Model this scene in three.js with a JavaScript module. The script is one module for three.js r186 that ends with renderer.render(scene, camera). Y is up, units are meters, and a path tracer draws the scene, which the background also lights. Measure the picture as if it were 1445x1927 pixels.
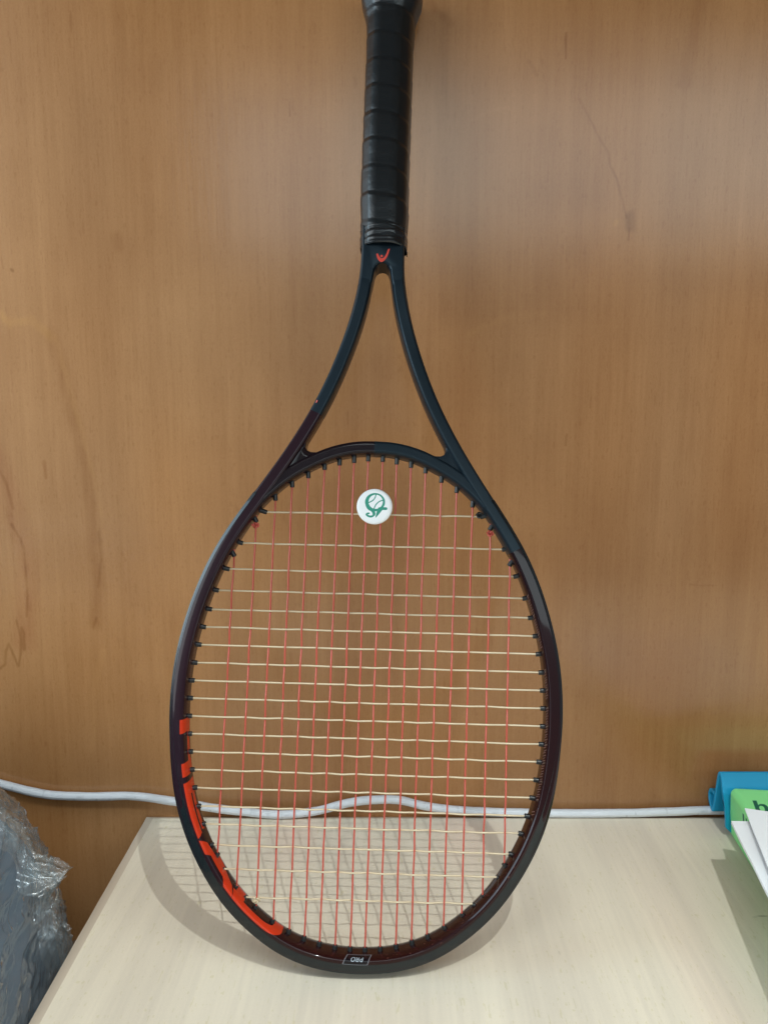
import * as THREE from 'three';
import { RoundedBoxGeometry } from 'three/addons/geometries/RoundedBoxGeometry.js';
import { mergeGeometries, mergeVertices, toCreasedNormals } from 'three/addons/utils/BufferGeometryUtils.js';
import { ImprovedNoise } from 'three/addons/math/ImprovedNoise.js';

/* ------------------------------------------------------------ camera, light, exposure */
const scene = new THREE.Scene();
const camera = new THREE.PerspectiveCamera(67.28, 767 / 1024, 0.01, 30);
camera.position.set(0, 0.366, 0.644);
camera.rotation.set(-0.14377, 0, 0);
const renderer = new THREE.WebGLRenderer({ antialias: true });
renderer.setSize(767, 1024);
renderer.toneMapping = THREE.LinearToneMapping;
renderer.toneMappingExposure = 1;
renderer.shadowMap.enabled = true;
scene.background = new THREE.Color().setRGB(0.26, 0.28, 0.295);     // dim light of the room all round

const bulb = new THREE.PointLight(new THREE.Color().setRGB(0.93, 1.0, 0.98), 2.3);   // bare bulb up to the right
bulb.position.set(0.262, 1.3, 0.84);
bulb.castShadow = true; bulb.shadow.radius = 0.32;
scene.add(bulb);
const ceilingGlow = new THREE.RectAreaLight(new THREE.Color().setRGB(0.92, 1.0, 1.0), 6.6, 3.6, 0.98);   // wide diffused ceiling light of the room
ceilingGlow.position.set(0.95, 1.95, 1.03); ceilingGlow.rotation.x = -Math.PI / 2;
scene.add(ceilingGlow);
const farLamp = new THREE.RectAreaLight(new THREE.Color().setRGB(0.82, 0.97, 1.0), 3.0, 4.05, 0.62);   // long bright fitting at the far side of the room
farLamp.position.set(1.25, 1.36, 2.75); farLamp.lookAt(0.9, 0.6, 0);
scene.add(farLamp);
const sideWindow = new THREE.RectAreaLight(new THREE.Color().setRGB(0.62, 0.85, 1.0), 6.0, 0.5, 0.95);   // window to the left
sideWindow.position.set(-1.3, 0.85, 0.36); sideWindow.lookAt(0, 0.85, 0.36);
scene.add(sideWindow);
const frontWindow = new THREE.RectAreaLight(new THREE.Color().setRGB(0.9, 0.97, 1.0), 3.9, 2.2, 2.2);   // second window, in front and to the left
frontWindow.position.set(-2.7, 1.1, 2.0); frontWindow.lookAt(0, 0.4, 0);
scene.add(frontWindow);

/* ------------------------------------------------------------ helpers */
let seed = 7;
const rnd = () => { seed = (seed * 1664525 + 1013904223) % 4294967296; return seed / 4294967296; };
const perlin = new ImprovedNoise();
const noise = (x, y, z = 0) => perlin.noise(x, y, z);
const clamp = (x, a = 0, b = 1) => Math.min(b, Math.max(a, x));
const lerp = (a, b, t) => a + (b - a) * t;
const smooth = (a, b, x) => { const t = clamp((x - a) / (b - a)); return t * t * (3 - 2 * t); };
const rgb = (r, g, b) => new THREE.Color().setRGB(r, g, b);
const std = (o) => new THREE.MeshPhysicalMaterial(o);
function mesh(name, geometry, material, parent = scene) {
  const m = new THREE.Mesh(geometry, material); m.name = name;
  m.castShadow = m.receiveShadow = true; parent.add(m); return m;
}
function thing(name, label, category) {
  const g = new THREE.Group(); g.name = name; g.userData = { label, category }; scene.add(g); return g;
}
function dataTexture(w, h, fn, srgb = true) {
  const d = new Uint8Array(w * h * 4), c = [0, 0, 0];
  for (let j = 0; j < h; j++) for (let i = 0; i < w; i++) {
    fn(i, j, c); const k = (j * w + i) * 4;
    d[k] = clamp(c[0], 0, 255); d[k + 1] = clamp(c[1], 0, 255); d[k + 2] = clamp(c[2], 0, 255); d[k + 3] = 255;
  }
  const t = new THREE.DataTexture(d, w, h);
  t.magFilter = THREE.LinearFilter; t.minFilter = THREE.LinearFilter; t.wrapS = t.wrapT = THREE.RepeatWrapping;
  if (srgb) t.colorSpace = THREE.SRGBColorSpace; t.needsUpdate = true; return t;
}
function canvasTexture(w, h, draw, srgb = true) {
  const c = document.createElement('canvas'); c.width = w; c.height = h; draw(c.getContext('2d'), w, h);
  const t = new THREE.CanvasTexture(c); if (srgb) t.colorSpace = THREE.SRGBColorSpace; return t;
}
// cheap lattice value noise for textures
const lat = new Float32Array(65536); for (let i = 0; i < 65536; i++) lat[i] = rnd();
const L = (x, y) => lat[((x * 73 + y * 19349 + ((x * y) & 1023) * 7) & 65535)];
function vn(x, y) {
  const xi = Math.floor(x), yi = Math.floor(y); let u = x - xi, v = y - yi; u = u * u * (3 - 2 * u); v = v * v * (3 - 2 * v);
  return lerp(lerp(L(xi, yi), L(xi + 1, yi), u), lerp(L(xi, yi + 1), L(xi + 1, yi + 1), u), v) - 0.5;
}
function grid(nu, nv, fn, closeU = false) {           // rows nv+1, columns nu+1
  const pos = [], uv = [], idx = [], p = new THREE.Vector3();
  for (let j = 0; j <= nv; j++) for (let i = 0; i <= nu; i++) {
    fn(i / nu, j / nv, p); pos.push(p.x, p.y, p.z); uv.push(i / nu, j / nv);
  }
  for (let j = 0; j < nv; j++) for (let i = 0; i < nu; i++) {
    const a = j * (nu + 1) + i, b = a + 1, c = a + nu + 1, d = c + 1; idx.push(a, b, d, a, d, c);
  }
  const g = new THREE.BufferGeometry();
  g.setAttribute('position', new THREE.Float32BufferAttribute(pos, 3)); g.setAttribute('uv', new THREE.Float32BufferAttribute(uv, 2));
  g.setIndex(idx); g.computeVertexNormals();
  if (closeU) { const n = g.attributes.normal; for (let j = 0; j <= nv; j++) { const a = j * (nu + 1), b = a + nu; const v = new THREE.Vector3(n.getX(a) + n.getX(b), n.getY(a) + n.getY(b), n.getZ(a) + n.getZ(b)).normalize(); n.setXYZ(a, v.x, v.y, v.z); n.setXYZ(b, v.x, v.y, v.z); } }
  return g;
}

/* ------------------------------------------------------------ wall of stained plywood */
const WX = 0.62, WY0 = -0.74, WY1 = 1.1;
function segDist(px, py, pts) {
  let best = 1e9;
  for (let k = 0; k < pts.length - 1; k++) {
    const [ax, ay] = pts[k], [bx, by] = pts[k + 1], dx = bx - ax, dy = by - ay;
    const t = clamp(((px - ax) * dx + (py - ay) * dy) / (dx * dx + dy * dy));
    const d = Math.hypot(px - ax - dx * t, py - ay - dy * t); if (d < best) best = d;
  }
  return best;
}
const marks = [   // grain figure and blemishes of the veneer: points in mm, half width, soft edge, change of r g b
  [[[-272, 420], [-268, 405], [-264, 385], [-259, 356], [-253, 332], [-249, 308], [-246, 280], [-246, 250], [-245, 219], [-245, 196], [-248, 176]], 3.5, 5, [-17, -17, -15]],
  [[[-267, 412], [-263, 392], [-256, 362], [-250, 336], [-243, 300], [-239, 270]], 0.8, 2, [9, 9, 5]],
  [[[-340, 440], [-313, 436], [-305, 429], [-294, 430], [-287, 431], [-279, 424], [-271, 417]], 1.4, 3.5, [12, 11, 2]],
  [[[-242, 256], [-241, 233], [-245, 208]], 0.7, 1.2, [-18, -17, -15]],
  [[[-330, 335], [-322, 310], [-317, 292], [-313, 274], [-306, 247], [-303, 229], [-304, 205], [-308, 182], [-311, 160]], 5, 8, [-13, -17, -12]],
  [[[-324, 312], [-317, 296], [-313, 276]], 0.6, 1.4, [-24, -24, -22]],
  [[[-315, 262], [-309, 250], [-306, 240], [-306, 200], [-308, 182]], 0.5, 1.2, [-30, -29, -26]],
  [[[-317, 178], [-315, 168], [-312, 152], [-311, 166], [-313, 172], [-315, 150], [-318, 137], [-325, 157], [-328, 150], [-329, 139], [-334, 135]], 0.5, 1.1, [-34, -31, -28]],
  [[[153, 600], [164, 582], [170, 571], [178, 560], [179, 551], [185, 541], [190, 525], [194, 511]], 0.35, 1.0, [-26, -25, -22]],
  [[[197, 512], [198, 504]], 3.2, 2.6, [-34, -30, -26]], [[[186, 508], [185, 506]], 1, 1.6, [16, 16, 4]], [[[197, 503], [196.5, 494]], 0.3, 0.8, [-30, -28, -24]],
  [[[-284, 315], [-283.5, 302]], 0.7, 1.6, [-20, -22, -20]], [[[141, 648], [141.5, 630]], 0.5, 0.8, [-34, -33, -28]],
  [[[-74, 598], [-74, 588]], 0.4, 0.7, [-30, -28, -25]], [[[-30, 357], [-30, 347]], 0.4, 0.8, [-32, -30, -26]],
  [[[152, 338], [151.5, 329]], 0.4, 0.8, [-34, -32, -28]], [[[171, 368], [171, 360]], 0.3, 0.7, [-22, -21, -18]],
  [[[-242, 664], [-242, 648]], 0.35, 0.7, [-22, -21, -18]], [[[247, 690], [243, 664], [239, 638], [235, 611]], 2, 5, [-10, -11, -9]],
  [[[34, 670], [44, 662], [52, 655]], 1, 3, [-12, -12, -10]], [[[113, 628], [119, 618]], 0.6, 1.6, [-16, -15, -13]],
  [[[-301, 471], [-300.5, 470]], 0.9, 0.9, [-40, -36, -30]], [[[-215, 496], [-214, 488]], 2, 4, [-12, -12, -11]],
  [[[-248, 180], [-251, 172]], 0.5, 1.2, [-26, -25, -22]], [[[-244, 150], [-252, 120], [-258, 60]], 1.0, 3, [6, 6, 4]],
  [[[262, 210], [270, 209], [284, 209]], 0.3, 0.8, [-18, -17, -15]], [[[70, 420], [95, 432], [130, 436]], 0.5, 3, [5, 5, 3]],
  [[[70, 585], [85, 592], [98, 594]], 0.5, 1.4, [7, 7, 6]], [[[125, 90], [150, 108], [160, 118]], 0.3, 0.9, [-12, -11, -9]],
];
for (const m of marks) { const xs = m[0].map((p) => p[0]), ys = m[0].map((p) => p[1]), r = m[1] + m[2] + 1; m.push([Math.min(...xs) - r, Math.max(...xs) + r, Math.min(...ys) - r, Math.max(...ys) + r]); }
const WT = 2048;
const wallMap = dataTexture(WT, WT, (i, j, c) => {
  const x = (-WX + (i + 0.5) / WT * 2 * WX) * 1000, y = (WY0 + (j + 0.5) / WT * (WY1 - WY0)) * 1000;
  const xw = x + 9 * vn(x / 130 + 3, y / 260) + 3 * vn(x / 40, y / 120 + 9);
  let r = 166, g = 118, b = 75;
  const broad = vn(xw / 90, y / 420 + 5) * 16 + vn(xw / 34 + 11, y / 260) * 13 + vn(x / 150 + 40, y / 190) * 15 + vn(x / 26 + 70, y / 22) * 4 + vn(x / 60 + 20, y / 45 + 60) * 6;
  const streak = vn(xw / 9 + 50, y / 170) * 6 + vn(x / 3.1 + 90, y / 75) * 4.5 + vn(x / 1.3, y / 34 + 70) * 5;
  const pore = (vn(x / 0.75 + 7, y / 5.5) > 0.34 ? -6 : 0) + (L(i, j) - 0.5) * 6;
  const red = vn(xw / 60 + 70, y / 140 + 20) * 10;                    // blotchy stain
  let k = broad + streak + pore;
  r += k + red * 0.25; g += k * 0.96 - red * 0.3; b += k * 0.82 - red * 0.8;
  for (const [pts, hw, soft, d, bb] of marks) {
    if (x < bb[0] || x > bb[1] || y < bb[2] || y > bb[3]) continue;
    const q = (1 - smooth(hw * 0.3, hw + soft * 1.25, segDist(x, y, pts) + 0.9 * vn(x / 1.6, y / 9) + 3 * soft / 8 * vn(x / 9, y / 26))) * (0.5 + 0.5 * vn(x / 5 + 9, y / 14));
    if (q > 0) { r += d[0] * q; g += d[1] * q; b += d[2] * q; }
  }
  c[0] = r; c[1] = g; c[2] = b;
});
const wallBump = dataTexture(512, 512, (i, j, c) => {
  const v = 128 + vn(i / 2.2, j / 26) * 90 + vn(i / 40 + 9, j / 60) * 60 + (L(i, j) - 0.5) * 40; c[0] = c[1] = c[2] = v;
}, false);
wallBump.repeat.set(5, 5);
const wallMat = std({ map: wallMap, roughness: 0.19, bumpMap: wallBump, bumpScale: 0.00006, specularIntensity: 1 });
{
  const parts = [];
  for (const k of [-1, 0, 1]) {
    const g = new THREE.BoxGeometry(2 * WX, WY1 - WY0, 0.018); g.translate(k * 2 * WX, (WY0 + WY1) / 2, -0.009);
    if (k) { const u = g.attributes.uv; for (let i = 0; i < u.count; i++) u.setX(i, 1 - u.getX(i)); }
    parts.push(g);
  }
  mesh('wall', mergeGeometries(parts), wallMat).userData.kind = 'structure';
  const fl = new THREE.PlaneGeometry(3.72, 2.4); fl.rotateX(-Math.PI / 2); fl.translate(0, WY0, 1.2);
  mesh('floor', fl, std({ color: rgb(0.12, 0.09, 0.07), roughness: 0.7 })).userData.kind = 'structure';
}
/* the overhead shelf, just above the picture: its shade covers the wall and the upper part of the racket */
{
  const t = thing('overhead_shelf', 'brown wooden shelf fixed to the wall above the racket handle', 'shelf');
  const g = new RoundedBoxGeometry(1.8, 0.022, 0.555, 2, 0.002); g.translate(0.55, 0.868, 0.2777);
  mesh('board', g, std({ color: rgb(0.2, 0.115, 0.055), roughness: 0.5 }), t);
}

/* ------------------------------------------------------------ desk */
{
  const t = thing('desk', 'pale birch desk standing against the brown wooden wall under the racket head', 'desk');
  const TX0 = -0.213, TX1 = 0.80, TZ1 = 0.80, E = 0.0088;
  const map = dataTexture(2048, 2048, (i, j, c) => {
    const x = i / 2048 * 1000, z = j / 2048 * 800;                     // mm; grain runs towards the wall
    const xw = x + 6 * vn(x / 90, z / 240) + z * 0.03;
    const k = vn(xw / 46 + 3, z / 420) * 9 + vn(xw / 15 + 31, z / 260) * 7 + vn(xw / 4.2 + 17, z / 120) * 5 + vn(xw / 1.4 + 5, z / 28) * 4 + vn(x / 55 + 9, z / 50 + 30) * 7 + (L(i, j) - 0.5) * 4;
    const pk = smooth(0.12, 0.42, vn(xw / 70 + 60, z / 300 + 8)) * 7;   // pinkish heart streaks
    const pore = vn(xw / 0.9 + 200, z / 4.6) > 0.39 ? -8 : 0;
    c[0] = 213 + k * 1.2 + pore + pk * 0.4; c[1] = 203 + k * 1.2 + pore - pk * 0.9; c[2] = 185 + k + pore + pore - pk * 0.8;
    for (const [mx, mz, rx, rz, d] of [[484, 139, 6, 1.3, 42], [478, 140, 3, 0.8, 20], [330, 176, 1.0, 3, 14], [404, 190, 0.8, 4, 12]]) {
      const q = 1 - smooth(0.2, 1, Math.hypot((x - mx) / rx, (z - mz) / rz)); if (q > 0) { c[0] -= d * q; c[1] -= d * q; c[2] -= d * q; }
    }
  });
  const top = new THREE.BoxGeometry(TX1 - TX0 - E, 0.024, TZ1 - E); top.translate((TX0 + E + TX1) / 2, -0.012, (E + TZ1) / 2);
  const p = top.attributes.position, uv = top.attributes.uv;
  for (let i = 0; i < p.count; i++) uv.setXY(i, (p.getX(i) - TX0) / 1.0, p.getZ(i) / 0.8);
  mesh('tabletop', top, std({ map, roughness: 0.48, specularIntensity: 0.7 }), t);
  // edge strip: profile swept along the back edge and round the corner down the left edge
  const prof = [[0, -0.0002], [0.0012, -0.0004], [0.0060, -0.0015], [0.0080, -0.0028], [0.0088, -0.006], [0.0088, -0.024]];
  const path = [[TX1, 0.001 + E, 0, -1], [TX0 + E, 0.001 + E, -1, -1], [TX0 + E, TZ1, -1, 0]];
  const strips = [];
  for (let s = 0; s < 2; s++) {
    const A = path[s], B = path[s + 1];
    const g = grid(60, prof.length - 1, (a, b, v) => {
      const [o, y] = prof[Math.round(b * (prof.length - 1))], ja = a * 60;
      const wob = s === 1 ? 0.0006 * noise(a * 22, 3) * (o > 0.007 ? 1 : 0) : 0;
      v.set(lerp(A[0] + A[2] * o, B[0] + B[2] * o, a) - wob, y, lerp(A[1] + A[3] * o, B[1] + B[3] * o, a));
    });
    strips.push(g);
  }
  mesh('edge_band', mergeGeometries(strips.map((g) => toCreasedNormals(g.toNonIndexed(), 0.6))), std({ color: rgb(0.56, 0.47, 0.37), roughness: 0.5, side: THREE.DoubleSide }), t);
  for (const x of [TX0 + 0.04, TX1 - 0.04]) { const g = new THREE.BoxGeometry(0.022, -WY0 - 0.024, 0.74); g.translate(x, (WY0 - 0.024) / 2, 0.42); mesh('side_panel', g, std({ color: rgb(0.5, 0.43, 0.33), roughness: 0.6 }), t); }
}

/* ------------------------------------------------------------ tennis racket */
const mm = 0.001;
const sn = (0.195 - 0.018) / 0.685, cs = Math.sqrt(1 - sn * sn), roll = -2 * Math.PI / 180;
const A3 = new THREE.Vector3(0, cs, -sn), U3 = new THREE.Vector3(1, 0, 0), N3 = new THREE.Vector3(0, sn, cs);
const V = A3.clone().multiplyScalar(Math.cos(roll)).addScaledVector(U3, -Math.sin(roll));
const U = U3.clone().multiplyScalar(Math.cos(roll)).addScaledVector(A3, Math.sin(roll));
const racketPose = new THREE.Matrix4().makeBasis(U, V, N3).setPosition(-0.0175, 0.004, 0.195);
const racket = thing('tennis_racket', 'black and dark maroon tennis racket leaning head down against the wood wall', 'tennis racket');
racketPose.decompose(racket.position, racket.quaternion, racket.scale);

const half = [[0, -0.6], [14, 0], [27.5, 2], [38.2, 5], [50.7, 10], [59.1, 15], [66.4, 20], [78.9, 30], [88.75, 40], [96.7, 50], [109.2, 70], [118.3, 90], [124.1, 110], [127.4, 130], [129.3, 150], [129.7, 170], [128.6, 190], [125.4, 210], [120.4, 230], [113.7, 250], [104.8, 270], [92.9, 290], [79.5, 310], [66.4, 330], [54.4, 350], [43.9, 370], [35.2, 390], [28.0, 410], [22.0, 430], [17.6, 450], [16.0, 461], [15.3, 474], [15.3, 492]];
const outerPts = [];
{
  const all = [...half.slice(1).reverse().map(([u, v]) => [-u, v]), ...half];
  const c = new THREE.CatmullRomCurve3(all.map(([u, v]) => new THREE.Vector3(u, v, 0)), false, 'centripetal');
  c.arcLengthDivisions = 2000;
  let q = c.getSpacedPoints(900);
  for (let k = 0; k < 90; k++) q = q.map((p, i) => (i < 1 || i > q.length - 2) ? p : new THREE.Vector3().addVectors(q[i - 1], q[i + 1]).multiplyScalar(0.25).addScaledVector(p, 0.5));
  let s = 0; q.forEach((p, i) => { if (i) s += p.distanceTo(q[i - 1]); p.s = s; });
  const mid = q[450].s; q.forEach((p, i) => {
    p.s -= mid; const a = q[Math.max(0, i - 1)], b = q[Math.min(q.length - 1, i + 1)], t = new THREE.Vector3().subVectors(b, a).normalize();
    p.nx = -t.y; p.ny = t.x;                                            // towards the inside (path runs left, down, round, up right)
    outerPts.push(p);
  });
}
const sEnd = outerPts[900].s;
function chaikin(poly, n) {
  for (let k = 0; k < n; k++) { const o = []; poly.forEach((p, i) => { const q = poly[(i + 1) % poly.length]; o.push([p[0] * 0.83 + q[0] * 0.17, p[1] * 0.83 + q[1] * 0.17], [p[0] * 0.17 + q[0] * 0.83, p[1] * 0.17 + q[1] * 0.83]); }); poly = o; }
  return poly;
}
// closed profile in mm: [distance in from the outer edge, depth], starting at the outer middle, going over the front
let tubeProfile = chaikin([[0, 4], [0.2, 7.8], [1.9, 9.0], [5.0, 9.55], [8.4, 10.1], [9.7, 8.7], [10.6, 4.5], [10.6, -4.5], [9.7, -8.7], [8.4, -10.1], [5.0, -9.55], [1.9, -9.0], [0.2, -7.8], [0, -4]], 2);
{ let k = tubeProfile.reduce((b, p, i) => (p[0] < 0.4 && Math.abs(p[1]) < Math.abs(tubeProfile[b][1]) ? i : b), 0); tubeProfile = [...tubeProfile.slice(k), ...tubeProfile.slice(0, k)]; if (tubeProfile[3][1] < 0) tubeProfile.reverse(); }
const ring = [[0, 0], ...tubeProfile.filter((p) => !(p[0] < 0.05 && Math.abs(p[1]) < 2)), [0, 0]];
const ringQ = [0]; for (let i = 1; i < ring.length; i++) ringQ.push(ringQ[i - 1] + Math.hypot(ring[i][0] - ring[i - 1][0], ring[i][1] - ring[i - 1][1]));
const Q = ringQ[ringQ.length - 1];
function sweep(pts, ringAt, uvOf) {          // pts carry x, y, nx, ny, s
  const n = ringAt(pts[0]).length - 1;
  const g = grid(n, pts.length - 1, (a, b, v) => {
    const p = pts[Math.round(b * (pts.length - 1))], r = ringAt(p)[Math.round(a * n)];
    v.set((p.x + p.nx * r[0]) * mm, (p.y + p.ny * r[0]) * mm, r[1] * mm);
  }, true);
  if (uvOf) { const uv = g.attributes.uv; for (let j = 0; j < pts.length; j++) for (let i = 0; i <= n; i++) { const [x, y] = uvOf(pts[j], i); uv.setXY(j * (n + 1) + i, x, y); } }
  return g;
}
const tubeRing = (p) => { const k = smooth(300, 420, Math.abs(p.s)), t = lerp(1, 0.925, k), h = lerp(1.02, 0.97, k); const bx = smooth(405, 450, p.y) * (p.y > 300 ? 1 : 0), fl = lerp(1, 0.962, smooth(455, 468, p.y)); return ring.map(([a, w]) => { const e = Math.min(a, 10.6 - a), f = Math.min(Math.abs(w) * 1.35, lerp(7.6, 10.5, smooth(-0.3, 2.2, e))); return [a * t, lerp(w * h, Math.sign(w) * f * 0.985 * fl, bx)]; }); };
const cut = (a, b) => outerPts.filter((p) => p.s >= a - 0.01 && p.s <= b + 0.01);

// print on the hoop: red-brown lacquer, orange letters along the lower left, badge at the tip, fine print on the right
const HS0 = -470, HS1 = 370, TWp = 2048, THp = 256;
const hoopMap = canvasTexture(TWp, THp, (c) => {
  const X = (s) => (s - HS0) / (HS1 - HS0) * TWp, Y = (q) => (1 - (q + 1.2) / Q) * THp;
  c.fillStyle = '#241013'; c.fillRect(0, 0, TWp, THp);
  const gr = c.createLinearGradient(0, 0, TWp, 0);                      // lacquer turns redder round the tip
  gr.addColorStop(0, '#25111a'); gr.addColorStop(0.35, '#22111a'); gr.addColorStop(0.55, '#240b0b'); gr.addColorStop(0.75, '#220b0d'); gr.addColorStop(1, '#1b0f14');
  c.fillStyle = gr; c.fillRect(0, 0, TWp, THp);
  const poly = (col, pts) => { c.fillStyle = col; c.beginPath(); pts.forEach(([s, q], i) => (i ? c.lineTo(X(s), Y(q)) : c.moveTo(X(s), Y(q)))); c.closePath(); c.fill(); };
  const O = '#bd3216', f = 14.4, w = 31;
  poly(O, [[-223, f], [-213.5, f], [-214.5, 23], [-195, 23], [-194, f], [-185, f], [-186, w], [-195.5, w], [-195.5, 28.5], [-214.5, 28.5], [-214.5, w], [-224, w]]);          // H
  poly(O, [[-181, f], [-143, f], [-145.5, 19.6], [-173, 20], [-173, 22.2], [-147, 21.6], [-146, 27], [-172, 27], [-172, w], [-183, w]]);                                      // E
  poly(O, [[-142, f], [-132, f], [-129, 18], [-113, 18], [-108, f], [-98.5, f], [-104, 21.5], [-112, 26], [-119, w], [-124, w], [-124, 25], [-131, 23], [-137.5, 21]]);      // A
  c.fillStyle = O; c.beginPath(); c.moveTo(X(-98.5), Y(f)); c.lineTo(X(-70), Y(f)); c.bezierCurveTo(X(-60), Y(f), X(-56), Y(17), X(-56), Y(22)); c.lineTo(X(-56), Y(w)); c.lineTo(X(-64), Y(w)); c.lineTo(X(-64), Y(23));
  c.bezierCurveTo(X(-65), Y(20), X(-70), Y(19.2), X(-76), Y(19.4)); c.lineTo(X(-90), Y(19.6)); c.lineTo(X(-91), Y(w)); c.lineTo(X(-100), Y(w)); c.lineTo(X(-99), Y(22)); c.lineTo(X(-102), Y(21)); c.closePath(); c.fill();   // D
  // badge
  c.strokeStyle = '#8b9298'; c.lineWidth = 1.2; c.fillStyle = '#120d12'; c.beginPath();
  [[-9.4, 13.2], [7.0, 13.2], [9.8, 20.6], [-6.4, 20.6]].forEach(([s, q], i) => (i ? c.lineTo(X(s), Y(q)) : c.moveTo(X(s), Y(q)))); c.closePath(); c.fill(); c.stroke();
  c.save(); c.translate(X(0.1), Y(16.6)); c.transform(0.56, 0, -0.12, 1, 0, 0); c.rotate(Math.PI); c.fillStyle = '#b9c8d0'; c.font = '20px sans-serif'; c.textAlign = 'center'; c.textBaseline = 'middle'; c.fillText('PRO', 0, 0); c.restore();
  // fine slanted print along the inside of the right limb
  c.strokeStyle = '#846a62'; c.lineWidth = 1.2;
  for (let s = 166; s < 318; s += 1.75) { const gap = Math.sin(s * 0.19) + Math.sin(s * 0.053) > 1.1; if (gap) continue; const a = 17.8 + 0.5 * Math.sin(s * 1.7), b = 22 + 0.8 * Math.sin(s * 2.3); c.beginPath(); c.moveTo(X(s + 1.7), Y(a)); c.lineTo(X(s), Y(b)); c.stroke(); }
  c.strokeStyle = '#5e4439'; c.lineWidth = 1.3;
  for (const [s0, n] of [[-274, 4], [-262, 3]]) for (let k = 0; k < n; k++) { c.strokeRect(X(s0 + k * 3.2), Y(24.4), 5.2, 18); }
  // wear: tiny chips
  for (let k = 0; k < 40; k++) { const s = lerp(20, 190, rnd()), q = lerp(15, 22, rnd()); c.fillStyle = 'rgba(150,110,90,' + (0.25 + 0.4 * rnd()) + ')'; c.fillRect(X(s), Y(q), 1 + rnd() * 3, 1 + rnd() * 2); }
});
const hoopUv = (p, i) => [(p.s - HS0) / (HS1 - HS0), ringQ[i] / Q];
const M = {
  gloss: std({ map: hoopMap, roughness: 0.25, clearcoat: 0.45, clearcoatRoughness: 0.05, specularIntensity: 0.15 }),
  glossPlain: std({ color: rgb(0.011, 0.0065, 0.009), roughness: 0.25, clearcoat: 0.45, clearcoatRoughness: 0.05, specularIntensity: 0.15 }),
  matte: std({ color: rgb(0.007, 0.013, 0.019), roughness: 0.32, specularIntensity: 0.62, specularColor: rgb(0.72, 0.9, 1.0) }),
  guard: std({ color: rgb(0.007, 0.011, 0.013), roughness: 0.22, specularIntensity: 0.9 }),
  black: std({ color: rgb(0.012, 0.014, 0.016), roughness: 0.4 }),
  orange: std({ color: rgb(0.75, 0.06, 0.02), roughness: 0.4 }),
};
const SL = -456, SR = 350;
mesh('hoop', sweep(cut(SL, SR), tubeRing, hoopUv), M.gloss, racket);
{
  const left = cut(-sEnd, SL), right = cut(SR, sEnd);
  // close the small gap between the pieces
  left.push(outerPts[outerPts.indexOf(left[left.length - 1]) + 1]); right.unshift(outerPts[outerPts.indexOf(right[0]) - 1]);
  mesh('shaft', mergeGeometries([sweep(left, tubeRing), sweep(right, tubeRing)]), M.matte, racket);
}
// bumper guard round the outside of the head
{
  const a = [[2.4, 0], [2.3, 9.3], [0.1, 8.1], [-0.45, 5], [-0.5, 0], [-0.45, -5], [0.1, -8.1], [2.3, -9.3], [2.4, 0]];
  const b = [[2.4, 0], [6.4, 10.0], [2.3, 9.32], [0.1, 8.1], [-0.5, 3.0], [-0.5, -4], [0.1, -8.1], [6.4, -10.0], [2.4, 0]];
  const fine = (r) => { const o = []; for (let i = 0; i < r.length - 1; i++) for (let k = 0; k < 3; k++) o.push([lerp(r[i][0], r[i + 1][0], k / 3), lerp(r[i][1], r[i + 1][1], k / 3)]); o.push(r[r.length - 1]); return o; };
  const fa = fine(a), fb = fine(b);
  const pts = cut(-390, 390);
  const g = sweep(pts, (p) => { const k = 1 - smooth(150, 235, Math.abs(p.s)), e = smooth(0, 3, 390 - Math.abs(p.s)); return fa.map((q, i) => { const x = lerp(q[0], fb[i][0], k), y = lerp(q[1], fb[i][1], k); return [lerp(2.4, x, e), lerp(y * 0.8, y, e)]; }); });
  mesh('bumper_guard', toCreasedNormals(g.toNonIndexed(), 0.7), M.guard, racket);
}
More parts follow.
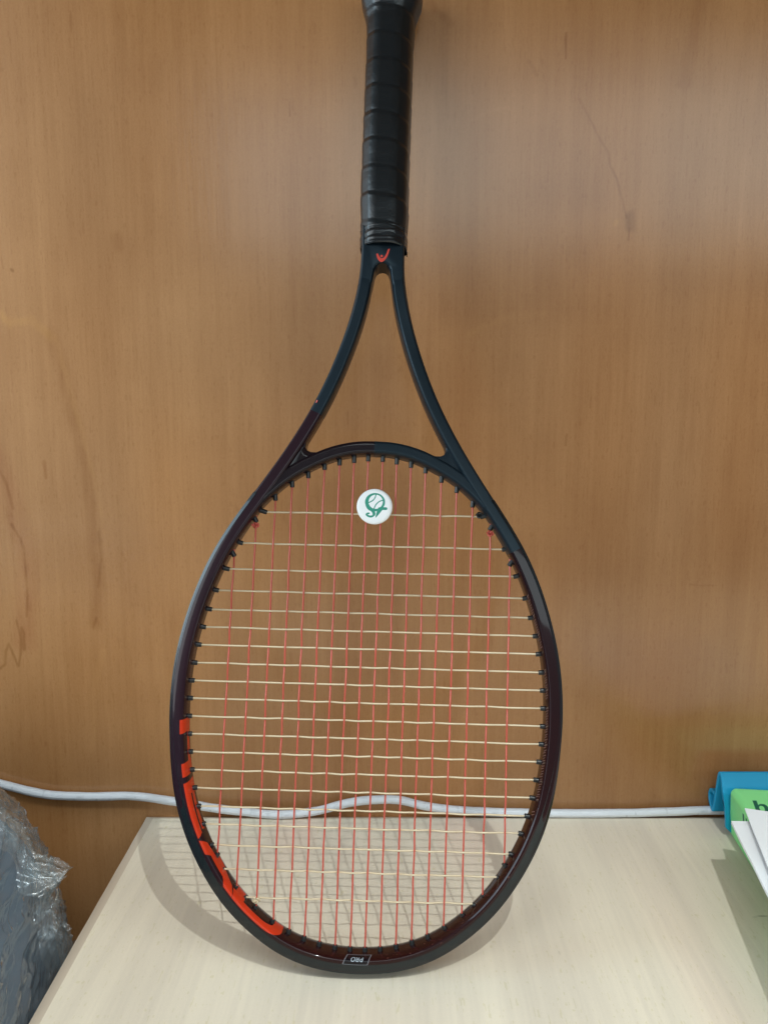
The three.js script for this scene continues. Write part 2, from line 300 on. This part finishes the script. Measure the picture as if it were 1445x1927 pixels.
// bridge across the throat
{
  const hb = [[0, 344.6], [11.4, 344.2], [23.6, 342.0], [34, 338.6], [43, 334.4], [53, 329], [64, 321.6], [74.4, 312.4], [85, 300.8], [95, 287.5]];
  const c = new THREE.CatmullRomCurve3([...hb.slice(1).reverse().map(([u, v]) => new THREE.Vector3(-u, v, 0)), ...hb.map(([u, v]) => new THREE.Vector3(u, v, 0))], false, 'centripetal');
  let q = c.getSpacedPoints(240);
  for (let k = 0; k < 20; k++) q = q.map((p, i) => (i < 1 || i > 239) ? p : new THREE.Vector3().addVectors(q[i - 1], q[i + 1]).multiplyScalar(0.25).addScaledVector(p, 0.5));
  q.forEach((p, i) => { const t = new THREE.Vector3().subVectors(q[Math.min(240, i + 1)], q[Math.max(0, i - 1)]).normalize(); p.nx = t.y; p.ny = -t.x; p.s = i; });
  const br = ring.map(([a, w]) => [a * 0.885, w * 0.93]);
  mesh('bridge', sweep(q.slice(0, 120), () => br), M.glossPlain, racket).userData.label = 'glossy dark left half of the throat bridge';
  mesh('bridge', sweep(q.slice(119), () => br), M.matte, racket).userData.label = 'matt blue black right half of the throat bridge';
  for (const sd of [-1, 1]) {       // webs filling the corners between bridge and arms
    const sh = new THREE.Shape();
    const w = [[43.6, 351.5], [45.2, 348], [46.8, 344.6], [47.9, 341.4], [48.1, 338.8], [47, 336.7], [44.6, 335.7], [41.2, 335.7], [37.6, 336.4], [38, 333.0], [58, 318], [69, 312], [66, 320], [54, 342], [47, 352]];
    w.forEach(([u, v], i) => sh[i ? 'lineTo' : 'moveTo'](sd * u * mm, v * mm));
    const g = new THREE.ExtrudeGeometry(sh, { depth: 0.0104, bevelEnabled: true, bevelThickness: 0.0016, bevelSize: 0.0014, bevelOffset: -0.0014, bevelSegments: 4 }); g.translate(0, 0, -0.0052);
    mesh('throat_web', toCreasedNormals(g, 0.8), sd < 0 ? M.glossPlain : M.matte, racket);
  }
}
// neck where the two arms meet
{
  const sh = new THREE.Shape();
  const w = [[-16.6, 455], [-16.0, 460], [-15.5, 469], [-15.3, 480], [-15.3, 500], [15.3, 500], [15.3, 480], [15.5, 469], [16.0, 460], [16.6, 455], [7.4, 455], [6.5, 459], [5.9, 463], [5.3, 467], [4.2, 469.8], [2.4, 471.6], [0, 472.2], [-2.4, 471.6], [-4.2, 469.8], [-5.3, 467], [-5.9, 463], [-6.5, 459], [-7.4, 455]];
  w.forEach(([u, v], i) => sh[i ? 'lineTo' : 'moveTo'](u * mm, v * mm));
  const g = new THREE.ExtrudeGeometry(sh, { depth: 0.0162, bevelEnabled: true, bevelThickness: 0.0021, bevelSize: 0.0024, bevelOffset: -0.0025, bevelSegments: 5 }); g.translate(0, 0, -0.0081);
  mesh('neck', toCreasedNormals(g, 0.7), M.matte, racket);
  const lg = new THREE.Shape(), P = (x, y) => [(-0.8 + (x - 549) * 0.0253) * mm, (477.2 - (y - 578) * 0.0262) * mm];
  [[770, 395], [757, 450], [735, 530], [710, 600], [680, 660], [640, 715], [600, 752], [550, 775], [520, 765], [490, 745], [455, 705], [430, 660], [408, 600], [400, 570], [405, 545], [425, 530], [445, 540], [465, 580], [500, 640], [540, 668], [580, 662], [610, 645], [650, 590], [690, 500], [715, 420], [738, 392]].forEach(([x, y], i) => lg[i ? 'lineTo' : 'moveTo'](...P(x, y)));
  const dot = new THREE.Shape(); dot.absarc(...P(550, 603), 0.9 * mm, 0, Math.PI * 2);
  const lgG = new THREE.ExtrudeGeometry([lg, dot], { depth: 0.00012, bevelEnabled: false }); lgG.translate(0, 0, 0.01022);
  mesh('emblem', lgG, std({ color: rgb(0.62, 0.06, 0.04), roughness: 0.4 }), racket);
  const mk = new THREE.ExtrudeGeometry((() => { const s = new THREE.Shape(); s.absellipse(0, 0, 0.0004, 0.001, 0, Math.PI * 2, false, -0.4); return s; })(), { depth: 0.0002, bevelEnabled: false });
  mk.rotateY(-0.5); mk.translate(-0.0417, 0.3705, 0.0091); mesh('paint_mark', mk, M.orange, racket);
}
// handle: spiral-wrapped overgrip over an eight-sided pallet, flared at the butt
{
  const th = -7 * Math.PI / 180;
  let oct = chaikin([[17.3, 7.2], [8.6, 15.9], [-8.6, 15.9], [-17.3, 7.2], [-17.3, -7.2], [-8.6, -15.9], [8.6, -15.9], [17.3, -7.2]].map((p) => p), 2);
  oct = oct.map(([x, y]) => [x * Math.cos(th) + y * Math.sin(th), -x * Math.sin(th) + y * Math.cos(th)]).map(([x, y]) => [y > 0 ? x * Math.cos(2 * th) - 0 : x, y]).map(([x, y]) => [x, y]);
  oct.push(oct[0]);
  const scaleAt = (v) => lerp(0.955, 1.0, smooth(487, 520, v)) + 0.03 * smooth(640, 662, v) + 0.30 * smooth(659, 684, v) - 0.08 * smooth(684, 692, v);
  const pitch = 20.6, nv = 500;
  const gripGeo = (v0, v1, n, rad) => {
    const g = grid(oct.length - 1, n, (a, b, p) => {
      const v = lerp(v0, v1, b), o = oct[Math.round(a * (oct.length - 1))], ang = Math.atan2(o[1], o[0]);
      const r = Math.hypot(o[0], o[1]), k = rad(v, ang < 0 ? ang + 2 * Math.PI : ang, r);
      p.set((-0.6 * smooth(500, 540, v) + o[0] / r * k) * mm, v * mm, o[1] / r * k * mm);
    }, true);
    const uv = g.attributes.uv; for (let i = 0; i < uv.count; i++) uv.setXY(i, uv.getX(i) * 105, uv.getY(i) * (v1 - v0)); return g;
  };
  const wrap = (v, ang) => { let f = (v - pitch * ang / (2 * Math.PI) - 2 + 0.9 * noise(v / 19, ang, 3)) / pitch; f -= Math.floor(f); return f; };
  const gbump = dataTexture(256, 256, (i, j, c) => { const v = 128 + vn(i / 3, j / 3) * 70 + vn(i / 14, j / 9 + 4) * 120; c[0] = c[1] = c[2] = v; }, false);
  gbump.repeat.set(1 / 26, 1 / 26);
  const gripMat = std({ color: rgb(0.006, 0.009, 0.011), roughness: 0.29, specularIntensity: 1, bumpMap: gbump, bumpScale: 0.00009 });
  const g = gripGeo(489, 690, nv, (v, a, r) => {
    const f = wrap(v, a); const am = 0.42 + 0.25 * noise(v / 23, 7, a); let h = f < 0.8 ? am * (f / 0.8) ** 0.7 : am * (1 - smooth(0.8, 0.97, f)) - 0.05 * smooth(0.93, 0.96, f) * (1 - smooth(0.97, 1, f));
    h += 0.2 * noise(a * 2.2, v / 9, 4) + 0.04 * noise(a * 6, v / 3, 8);
    return r * scaleAt(v) + h - 0.1;
  });
  mesh('overgrip', g, gripMat, racket);
  const col = gripGeo(484.5, 500, 60, (v, a, r) => {
    const tilt = v - 1.6 * Math.cos(a - 0.5);
    return r * 0.95 + 0.5 + 0.22 * Math.sin(tilt * 1.1 + 0.8 * Math.sin(a * 2)) * smooth(487, 490, v) + 0.3 * noise(a * 3, v / 2.5, 2) - 0.6 * (1 - smooth(484.5, 485.4, v)) - 1.2 * smooth(498, 500, v);
  });
  mesh('grip_collar', col, std({ color: rgb(0.010, 0.012, 0.014), roughness: 0.26 }), racket);
  const tab = new RoundedBoxGeometry(0.0006, 0.006, 0.006, 2, 0.0002); tab.rotateZ(0.3); tab.translate(0.0163, 0.4836, 0.004); mesh('tape_end', tab, M.black, racket);
  const butt = new THREE.CylinderGeometry(0.0195, 0.0205, 0.002, 8); butt.rotateY(Math.PI / 8); butt.scale(1.05, 1, 0.85); butt.translate(-0.0006, 0.6905, 0); mesh('butt_cap', butt, M.black, racket);
}
// strings and grommets
{
  const top = [[5.1, 332.6], [14.8, 331.1], [24.8, 329], [35, 325.5], [46.1, 319.3], [56.9, 312.5], [68, 302.8], [80.6, 287.3], [94.4, 263.1]];
  const bot = [[4.8, 13.2], [14.5, 13.9], [24.6, 15.7], [34.6, 18.7], [44.5, 22.6], [55.2, 28.2], [66.8, 36.2], [80.1, 48.2], [93.9, 66.8]];
  const crossEnds = [[74.5, 294.5], [89.8, 272.5], [98, 254.3], [104.4, 239.6], [108.3, 226.6], [111.7, 214.5], [113.9, 202.6], [115.9, 190.5], [117, 178.7], [117.4, 167], [117.3, 155.3], [116.5, 143.7], [115.1, 132.2], [113.3, 120.6], [110.8, 109.1], [107.7, 97.4], [103.8, 86.2], [97.6, 73.1], [88.3, 58.3], [73, 41.2]];
  const mains = [];
  for (let i = 8; i >= 0; i--) mains.push([[-top[i][0], top[i][1]], [-bot[i][0], bot[i][1]]]);
  for (let i = 0; i < 9; i++) mains.push([[top[i][0], top[i][1]], [bot[i][0], bot[i][1]]]);
  const crosses = crossEnds.map(([u, v], k) => { const d = lerp(0.9, 0.5, k / 19); return [[-u, v - d], [u, v + d]]; });
  const red = std({ color: rgb(0.50, 0.085, 0.06), roughness: 0.22, specularIntensity: 1 });
  const cream = std({ color: rgb(0.58, 0.47, 0.315), roughness: 0.32 });
  const barrel = new THREE.LatheGeometry([[0.75, 0], [1.4, 0.05], [1.6, 0.35], [1.65, 3.4], [1.9, 7.4]].map(([r, y]) => new THREE.Vector2(r * mm, y * mm)), 14);
  const gromMat = std({ color: rgb(0.011, 0.013, 0.014), roughness: 0.34 });
  const yAxis = new THREE.Vector3(0, 1, 0);
  const nearest = (u, v) => outerPts.reduce((b, p) => { const d = (p.x - u) ** 2 + (p.y - v) ** 2; return d < b[0] ? [d, p] : b; }, [1e9, null])[1];
  const grommet = ([u, v], du, dv) => {             // du, dv: along the string, outwards
    let nx, ny; if (v > 296) { nx = u / 300; ny = 1; } else { const p = nearest(u, v); nx = -p.nx; ny = -p.ny; }
    const d = new THREE.Vector3(du * 0.5 + nx * 0.5, dv * 0.5 + ny * 0.5, 0).normalize();
    const m = mesh('grommet', barrel, gromMat, racket);
    m.position.set(u * mm, v * mm, 0).addScaledVector(d, v < 60 ? 0.0004 : -0.0012); m.quaternion.setFromUnitVectors(yAxis, d);
  };
  const at = (S, t) => [lerp(S[0][0], S[1][0], t), lerp(S[0][1], S[1][1], t)];
  const meet = (Mn, C) => {                         // parameters where a main and a cross meet
    const d1 = [Mn[1][0] - Mn[0][0], Mn[1][1] - Mn[0][1]], d2 = [C[1][0] - C[0][0], C[1][1] - C[0][1]], r = [C[0][0] - Mn[0][0], C[0][1] - Mn[0][1]];
    const k = d1[0] * d2[1] - d1[1] * d2[0]; return [(r[0] * d2[1] - r[1] * d2[0]) / k, (r[0] * d1[1] - r[1] * d1[0]) / k];
  };
  const joint = []; mains.forEach((m, i) => { joint[i] = []; crosses.forEach((c, j) => { const [a, b] = meet(m, c); joint[i][j] = (a > 0.004 && a < 0.996 && b > 0.004 && b < 0.996) ? { a, b, side: (i + j) % 2 ? 1 : -1, du: (rnd() - 0.5) * 0.4, dv: (rnd() - 0.5) * 0.35 } : null; }); });
  const build = (name, S, hits, sgn, mat, isMain) => {
    const pts = [], ext = isMain ? 4 / Math.abs(S[1][1] - S[0][1]) : 4 / Math.abs(S[1][0] - S[0][0]);
    const add = (t, w, h) => { const [u, v] = at(S, t); pts.push(new THREE.Vector3((u + (h ? h.du : 0)) * mm, (v + (h ? h.dv : 0)) * mm, w * mm)); };
    add(-ext, 0); add(0, 0);
    hits.forEach((h) => add(isMain ? h.a : h.b, sgn * h.side * 0.62, h));
    add(1, 0); add(1 + ext, 0);
    mesh(name, new THREE.TubeGeometry(new THREE.CatmullRomCurve3(pts, false, 'centripetal'), pts.length * 5, 0.00061, 7), mat, racket);
    const [a, b] = S, l = Math.hypot(b[0] - a[0], b[1] - a[1]), d = [(b[0] - a[0]) / l, (b[1] - a[1]) / l];
    grommet(a, -d[0], -d[1]); grommet(b, d[0], d[1]);
  };
  mains.forEach((m, i) => build('main_string', m, joint[i].filter(Boolean).sort((p, q) => p.a - q.a), 1, red, true));
  crosses.forEach((c, j) => build('cross_string', c, joint.map((r) => r[j]).filter(Boolean).sort((p, q) => p.b - q.b), -1, cream, false));
  const knot = (u, v, mat) => { const k = new THREE.TorusKnotGeometry(0.0013, 0.00058, 48, 7, 2, 3); k.translate(u * mm, v * mm, 0.0008); const e = new THREE.TubeGeometry(new THREE.CatmullRomCurve3([[0, 0, 0.8], [-1.6, -0.8, 2.0], [-2.6, 0.6, 2.6]].map(([a, b, c]) => new THREE.Vector3((u + a) * mm, (v + b) * mm, c * mm))), 10, 0.00058, 6); mesh('string_knot', mergeGeometries([k, e]), mat, racket); };
  knot(-80.4, 284.2, red); knot(80.6, 284.0, red); knot(-66.6, 39.5, cream); knot(73, 296.4, gromMat);
}
// round white vibration dampener held between the middle strings
{
  const t = thing('vibration_dampener', 'round white dampener with green ball emblem between the red strings', 'vibration dampener');
  racketPose.decompose(t.position, t.quaternion, t.scale);
  t.position.copy(new THREE.Vector3(0.0006, 0.2996, 0).applyMatrix4(racketPose));
  const prof = [[0, -3.2], [9.5, -3.2], [11, -2.6], [11.2, -0.8], [10.6, -0.4], [10.6, 0.9], [11.6, 1.3], [12.2, 1.9], [12.3, 2.6], [12.0, 3.3], [11.2, 3.7], [10, 3.8]].map(([r, y]) => new THREE.Vector2(r * mm, y * mm));
  const body = new THREE.LatheGeometry(prof, 64); body.rotateX(Math.PI / 2);
  const white = [0.84, 0.86, 0.86];
  mesh('body', body, std({ color: rgb(...white), roughness: 0.38, side: THREE.DoubleSide }), t);
  const face = canvasTexture(512, 512, (c) => {
    c.fillStyle = '#edeff0'; c.fillRect(0, 0, 512, 512);
    c.translate(256, 256); c.scale(256 / 375 * 1.23, 256 / 375 * 1.23); c.translate(-717, -703);
    c.fillStyle = c.strokeStyle = '#0c8a72'; c.lineCap = 'round'; c.lineJoin = 'round';
    c.beginPath(); c.ellipse(724, 612, 208, 190, 0, 0, 7); c.fill();
    c.beginPath(); c.moveTo(530, 690); c.bezierCurveTo(570, 800, 640, 800, 690, 812); c.bezierCurveTo(720, 820, 742, 790, 850, 800); c.lineTo(920, 660); c.lineTo(720, 600); c.closePath(); c.fill();
    c.fillStyle = '#edeff0'; c.beginPath(); c.ellipse(737, 605, 148, 150, 0, 0, 7); c.fill();
    c.fillStyle = '#0c8a72'; c.lineWidth = 22;
    c.beginPath(); c.moveTo(738, 450); c.bezierCurveTo(725, 560, 660, 600, 592, 625); c.stroke();
    c.beginPath(); c.moveTo(880, 570); c.bezierCurveTo(790, 590, 730, 660, 708, 755); c.stroke();
    c.lineWidth = 62; c.lineCap = 'butt'; c.beginPath(); c.moveTo(600, 735); c.bezierCurveTo(690, 790, 730, 840, 700, 885); c.stroke();
    c.lineCap = 'round'; c.lineWidth = 40; c.beginPath(); c.moveTo(712, 850); c.bezierCurveTo(715, 930, 600, 940, 556, 876); c.stroke(); c.lineWidth = 34; c.beginPath(); c.moveTo(556, 876); c.bezierCurveTo(562, 855, 590, 850, 604, 852); c.stroke();
    c.beginPath(); c.moveTo(770, 790); c.lineTo(885, 770); c.lineTo(800, 880); c.lineTo(752, 938); c.lineTo(742, 930); c.closePath(); c.fill();
    c.lineWidth = 58; c.beginPath(); c.moveTo(820, 745); c.lineTo(955, 742); c.stroke();
  });
  const disc = new THREE.CircleGeometry(0.01005, 64); disc.translate(0, 0, 0.0038); mesh('printed_face', disc, std({ map: face, roughness: 0.35 }), t);
}

/* ------------------------------------------------------------ white cable along the foot of the wall */
{
  const c = [[-400, 48, 5], [-340, 31, 5], [-317, 24.5, 5], [-294, 20, 5], [-270, 18.8, 5], [-245, 19, 5.5], [-223, 19.6, 6], [-185, 14.5, 6], [-152, 9, 7], [-124, 6, 8], [-91, 4.0, 9.5], [-58, 7, 8], [-30, 13.5, 6], [-4, 16, 5.5], [14, 15.4, 5.5], [37, 10, 6], [58, 7, 6], [84, 5, 6], [150, 3.6, 6.5], [202, 3.6, 6.5], [250, 4.6, 6], [292, 6, 5.6], [340, 5, 6], [460, 4, 6], [700, 4, 6]];
  const g = new THREE.TubeGeometry(new THREE.CatmullRomCurve3(c.map(([x, y, z]) => new THREE.Vector3(x * mm, y * mm, z * mm)), false, 'centripetal'), 400, 0.0037, 14);
  const p = g.attributes.position, n = g.attributes.normal;
  for (let i = 0; i < p.count; i++) { const k = 0.00028 * noise(p.getX(i) * 60, p.getY(i) * 90, 1) + 0.00012 * noise(p.getX(i) * 260, p.getY(i) * 260, 5); p.setXYZ(i, p.getX(i) + n.getX(i) * k, p.getY(i) + n.getY(i) * k, Math.max(0.0003, p.getZ(i) + n.getZ(i) * k)); }
  g.computeVertexNormals();
  const map = dataTexture(512, 64, (i, j, col) => { const d = smooth(0.28, 0.5, vn(i / 11, j / 20 + 3)) * 20 + vn(i / 60, j / 30) * 10; col[0] = 214 - d; col[1] = 217 - d; col[2] = 222 - d; });
  map.repeat.set(6, 1);
  const m = mesh('power_cable', g, std({ map, roughness: 0.42 }));
  m.userData = { label: 'white cable running along the foot of the wall behind the racket', category: 'cable' };
}

/* ------------------------------------------------------------ blue holder, green packet and papers at the right */
{
  const t = thing('blue_holder', 'blue plastic folded holder with curled lip by the wall behind the green packet', 'holder');
  const c = new THREE.CatmullRomCurve3([[37.4, 1], [36.2, 9], [31, 26], [25.5, 41], [22.6, 47], [20.6, 48.6], [18.8, 46.8], [17.4, 41], [15, 27], [12.4, 13], [11.4, 9.6], [9.4, 9.4], [6, 12], [3.2, 16], [2.6, 20.5], [4.6, 24.8], [8.2, 26.2], [11.5, 25.6]].map(([z, y]) => new THREE.Vector3(z, y, 0)), false, 'centripetal');
  const q = c.getSpacedPoints(110), th = 0.9;
  const outline = []; const off = (i, d) => { const a = q[Math.max(0, i - 1)], b = q[Math.min(110, i + 1)], l = Math.hypot(b.x - a.x, b.y - a.y); return [q[i].x - (b.y - a.y) / l * d, q[i].y + (b.x - a.x) / l * d]; };
  for (let i = 0; i <= 110; i++) outline.push(off(i, th)); for (let i = 110; i >= 0; i--) outline.push(off(i, -th));
  const sh = new THREE.Shape(); outline.forEach(([z, y], i) => sh[i ? 'lineTo' : 'moveTo'](-z * mm, y * mm));
  const g = new THREE.ExtrudeGeometry(sh, { depth: 0.26, steps: 60, bevelEnabled: true, bevelSize: 0.0005, bevelThickness: 0.0006, bevelSegments: 2 });
  g.rotateY(Math.PI / 2); g.translate(0.289, 0, 0);
  { const p = g.attributes.position; for (let i = 0; i < p.count; i++) { const x = clamp((p.getX(i) - 0.2886) / 0.02), lo = 0.0095 * (1 - Math.sqrt(1 - (1 - x) ** 2)); if (p.getZ(i) > 0.03) p.setY(i, lo + p.getY(i) * (1 - lo / 0.045)); } }
  mesh('folded_sheet', toCreasedNormals(g, 0.9), std({ color: rgb(0.012, 0.285, 0.50), roughness: 0.4, specularIntensity: 0.5 }), t);
}
{
  const t = thing('green_packet', 'bright green soft packet with dark green print under the white papers', 'packet');
  const g = new RoundedBoxGeometry(0.22, 0.041, 0.2, 14, 0.005);
  const p = g.attributes.position, n = g.attributes.normal, uv = g.attributes.uv;
  for (let i = 0; i < p.count; i++) {
    let x = p.getX(i), y = p.getY(i), z = p.getZ(i);
    const top = y > 0 ? 1 : 0, ex = smooth(0, 0.05, 0.11 - Math.abs(x)), ez = smooth(0, 0.06, 0.1 - Math.abs(z));
    const crease = noise(x * 40, z * 55, 3) * 0.0022 + noise(x * 110 + z * 60, z * 30, 7) * 0.0009;
    if (n.getX(i) < -0.7) uv.setXY(i, 0.02 + (z + 0.1) / 0.2 * 0.46, 0.02 + (y + 0.0205) / 0.041 * 0.1); else uv.setXY(i, (x + 0.11) / 0.22, 0.2 + (0.1 - z) / 0.2 * 0.8);
    y += top * (0.0055 * ex * ez + crease); if (!top) x += (x < 0 ? 0.001 : 0);
    x += noise(y * 60, z * 40, 9) * 0.0012; p.setXYZ(i, x, y, z);
  }
  const gm = mergeVertices((g.deleteAttribute('normal'), g)); gm.computeVertexNormals();
  const map = canvasTexture(1024, 1024, (c) => {
    c.fillStyle = '#84d98a'; c.fillRect(0, 0, 1024, 1024);
    c.fillStyle = '#0d5b46'; c.font = 'bold italic 104px sans-serif'; c.save(); c.translate(27, 170); c.rotate(-0.05); c.fillText('b', 0, 0); c.restore();
    c.strokeStyle = '#0d5b46'; for (let i = 0; i < 14; i++) { c.lineWidth = 5 + 4 * rnd(); c.beginPath(); c.moveTo(100 + i * 16, 915); c.lineTo(112 + i * 16, 985); c.stroke(); }
  });
  const m = mesh('wrapper', gm, std({ map, roughness: 0.42, specularIntensity: 0.7 }), t);
  m.position.set(0.11, 0.0207, 0.1); t.position.set(0.2930, 0, 0.031); t.rotation.y = -0.10;
}
function paper(name, label, corners, thick, curl) {
  const [a, b, c, d] = corners.map((q) => new THREE.Vector3(...q));     // back left, back right, front right, front left
  const f = (u, v, o) => { const l = a.clone().lerp(d, v), r = b.clone().lerp(c, v); o.copy(l.lerp(r, u)); o.y += curl * (0.0012 * noise(u * 5, v * 5, curl) + 0.0006 * Math.sin(u * 9 + v * 4)) + 0.004 * curl * (1 - smooth(0, 0.12, u)) * smooth(0.1, 0.6, v) * 0.3; };
  const topG = grid(40, 40, (u, v, o) => f(u, v, o)), o2 = new THREE.Vector3();
  const bot = grid(40, 40, (u, v, o) => { f(u, v, o); o.y -= thick; });
  const side = []; const edge = (fn) => side.push(grid(40, 2, (u, v, o) => { fn(u, o); o.y -= thick * v; o.x += 0.0002 * (v > 0.3 && v < 0.8 ? 1 : 0); }));
  edge((k, o) => f(k, 0, o)); edge((k, o) => f(k, 1, o)); edge((k, o) => f(0, k, o)); edge((k, o) => f(1, k, o));
  const idx = topG.index.array; for (let i = 0; i < idx.length; i += 3) { const s = idx[i]; idx[i] = idx[i + 1]; idx[i + 1] = s; } topG.computeVertexNormals();
  const m = mesh(name, mergeGeometries([topG, bot, ...side]), std({ color: rgb(0.80, 0.84, 0.87), roughness: 0.75, side: THREE.DoubleSide }));
  m.userData = { label, category: 'paper' };
}
paper('paper_stack', 'thick white paper sheets lying lowest on the green packet, edge overhanging', [[0.263, 0.0505, 0.1], [0.47, 0.0515, 0.106], [0.44, 0.051, 0.33], [0.221, 0.0505, 0.33]], 0.0022, 1);
paper('paper_sheet', 'topmost white sheet lying askew on the other papers', [[0.2785, 0.0545, 0.088], [0.470, 0.058, 0.155], [0.41, 0.056, 0.36], [0.212, 0.0535, 0.34]], 0.0008, 1.2);

/* ------------------------------------------------------------ bundle wrapped in clear plastic at the left */
{
  const t = thing('wrapped_bundle', 'dark blue bundle wrapped in wrinkled clear plastic left of the desk', 'bundle');
  const C = [-0.437, -0.098, 0.36], R = [0.228, 0.30, 0.352];
  const surf = (a, b, o, inflate, amp) => {            // a round, b from top down
    const th = a * Math.PI * 2, top = b < 0.45;
    let rr, y; if (top) { const ph = b / 0.45 * Math.PI / 2; rr = Math.sin(ph) ** 0.8; y = C[1] + R[1] * Math.cos(ph); } else { rr = 1; y = lerp(C[1], WY0 + 0.002, (b - 0.45) / 0.55); }
    const cx = Math.cos(th), cz = Math.sin(th), sq = 1 / Math.pow(Math.abs(cx) ** 3.2 + Math.abs(cz) ** 3.2, 1 / 3.2);
    let x = C[0] + (R[0] + inflate) * rr * cx * sq, z = C[2] + (R[2] + inflate) * rr * cz * sq; y += inflate * (top ? 1 : 0);
    const k = amp(x, y, z); o.set(x + k * cx * rr, y + k * (top ? 0.6 : 0), Math.max(0.004, z + k * cz * rr));
  };
  const ridge = (v) => 1 - Math.abs(v) * 2;
  const body = grid(120, 120, (a, b, o) => surf(a, b, o, -0.004, (x, y, z) => 0.012 * noise(x * 9, y * 9, z * 9) + 0.005 * noise(x * 30 + y * 18, y * 16, z * 30)), true);
  mesh('dark_cloth', body, std({ color: rgb(0.03, 0.085, 0.135), roughness: 0.8 }), t);
  const filmBump = dataTexture(1024, 1024, (i, j, c) => {
    const wob = vn(i / 60, j / 60) * 26, p = (i + j) * 0.7 + wob, q = (i - j) * 0.7 + vn(i / 90 + 7, j / 90) * 30;
    const r1 = Math.max(0, 1 - Math.abs(vn(p / 150, q / 17)) * 9) * smooth(-0.15, 0.3, vn(i / 70 + 30, j / 70)), r2 = Math.max(0, 1 - Math.abs(vn(p / 70 + 40, q / 9 + 9)) * 7) * smooth(0, 0.3, vn(i / 40 + 60, j / 40 + 9));
    const v = 90 + r1 * 90 + r2 * 45 + vn(i / 14, j / 14) * 40; c[0] = c[1] = c[2] = v;
  }, false);
  filmBump.repeat.set(5, 4);
  const film = std({ color: rgb(0.86, 0.92, 0.96), roughness: 0.1, transmission: 0.92, thickness: 0, side: THREE.DoubleSide, specularIntensity: 1, bumpMap: filmBump, bumpScale: 0.0016 });
  const wr = (x, y, z) => { const d = (x + y) * 1.0, e = (x - y); return 0.010 * noise(x * 9, y * 9, z * 9) + 0.0036 * ridge(noise(d * 14 + z * 9, e * 42 + noise(x * 12, y * 12, z * 12) * 2.2, z * 14)) ** 3 + 0.0022 * ridge(noise(d * 40 + 3, e * 90 + z * 40, z * 30)) ** 4; };
  mesh('plastic_wrap', grid(420, 420, (a, b, o) => surf(a, b * 0.75, o, 0.002, wr), true), film, t);
  // torn edge of the wrap standing out along the right side
  const edge = [[-0.330, 0.110, 0], [-0.318, 0.106, 0.006], [-0.303, 0.103, 0.010], [-0.292, 0.0985, 0.006], [-0.280, 0.090, 0.009], [-0.270, 0.084, 0.006], [-0.2625, 0.074, 0.010], [-0.2575, 0.0735, 0.016], [-0.2560, 0.061, 0.006], [-0.2500, 0.052, 0.009], [-0.2400, 0.0465, 0.014], [-0.2290, 0.0425, 0.026], [-0.2255, 0.0395, 0.031], [-0.2320, 0.033, 0.022], [-0.2375, 0.024, 0.014], [-0.2420, 0.017, 0.009], [-0.2350, 0.0135, 0.015], [-0.2395, 0.004, 0.010], [-0.2310, -0.004, 0.013], [-0.2285, -0.012, 0.014], [-0.2270, -0.03, 0.014], [-0.2290, -0.06, 0.012], [-0.235, -0.12, 0.008]];
  const jag = (k) => { const f = k * (edge.length - 1), i = Math.min(edge.length - 2, Math.floor(f)), u = f - i; return [0.005 + lerp(edge[i][0], edge[i + 1][0], u), lerp(edge[i][1], edge[i + 1][1], u)]; };
  const flap = (dz, seedK, reach) => grid(260, 24, (a, b, o) => {
    const [ex, ey] = jag(a), ix = ex - reach * (0.7 + 0.3 * a), iy = ey - 0.006 - 0.008 * (1 - a);
    const j = (b ** 6) * 0.0035 * (noise(a * 90, seedK, 1) + 0.6 * noise(a * 230, seedK, 4));
    o.set(lerp(ix, ex + j, b), lerp(iy, ey + j * 0.7, b), 0.152 + dz + 0.012 * (1 - b) * (1 - b) + 0.004 * noise(a * 18, b * 3, seedK) + 0.0022 * ridge(noise(a * 40 + b * 6, b * 4, seedK + 3)) ** 3 * b);
  });
  const haze = std({ color: rgb(0.85, 0.9, 0.92), roughness: 0.2, transmission: 0.9, thickness: 0, side: THREE.DoubleSide });
  mesh('torn_edge', flap(0, 2, 0.016), haze, t);
  mesh('torn_edge', flap(-0.012, 9, 0.011), haze, t);
}
renderer.render(scene, camera);
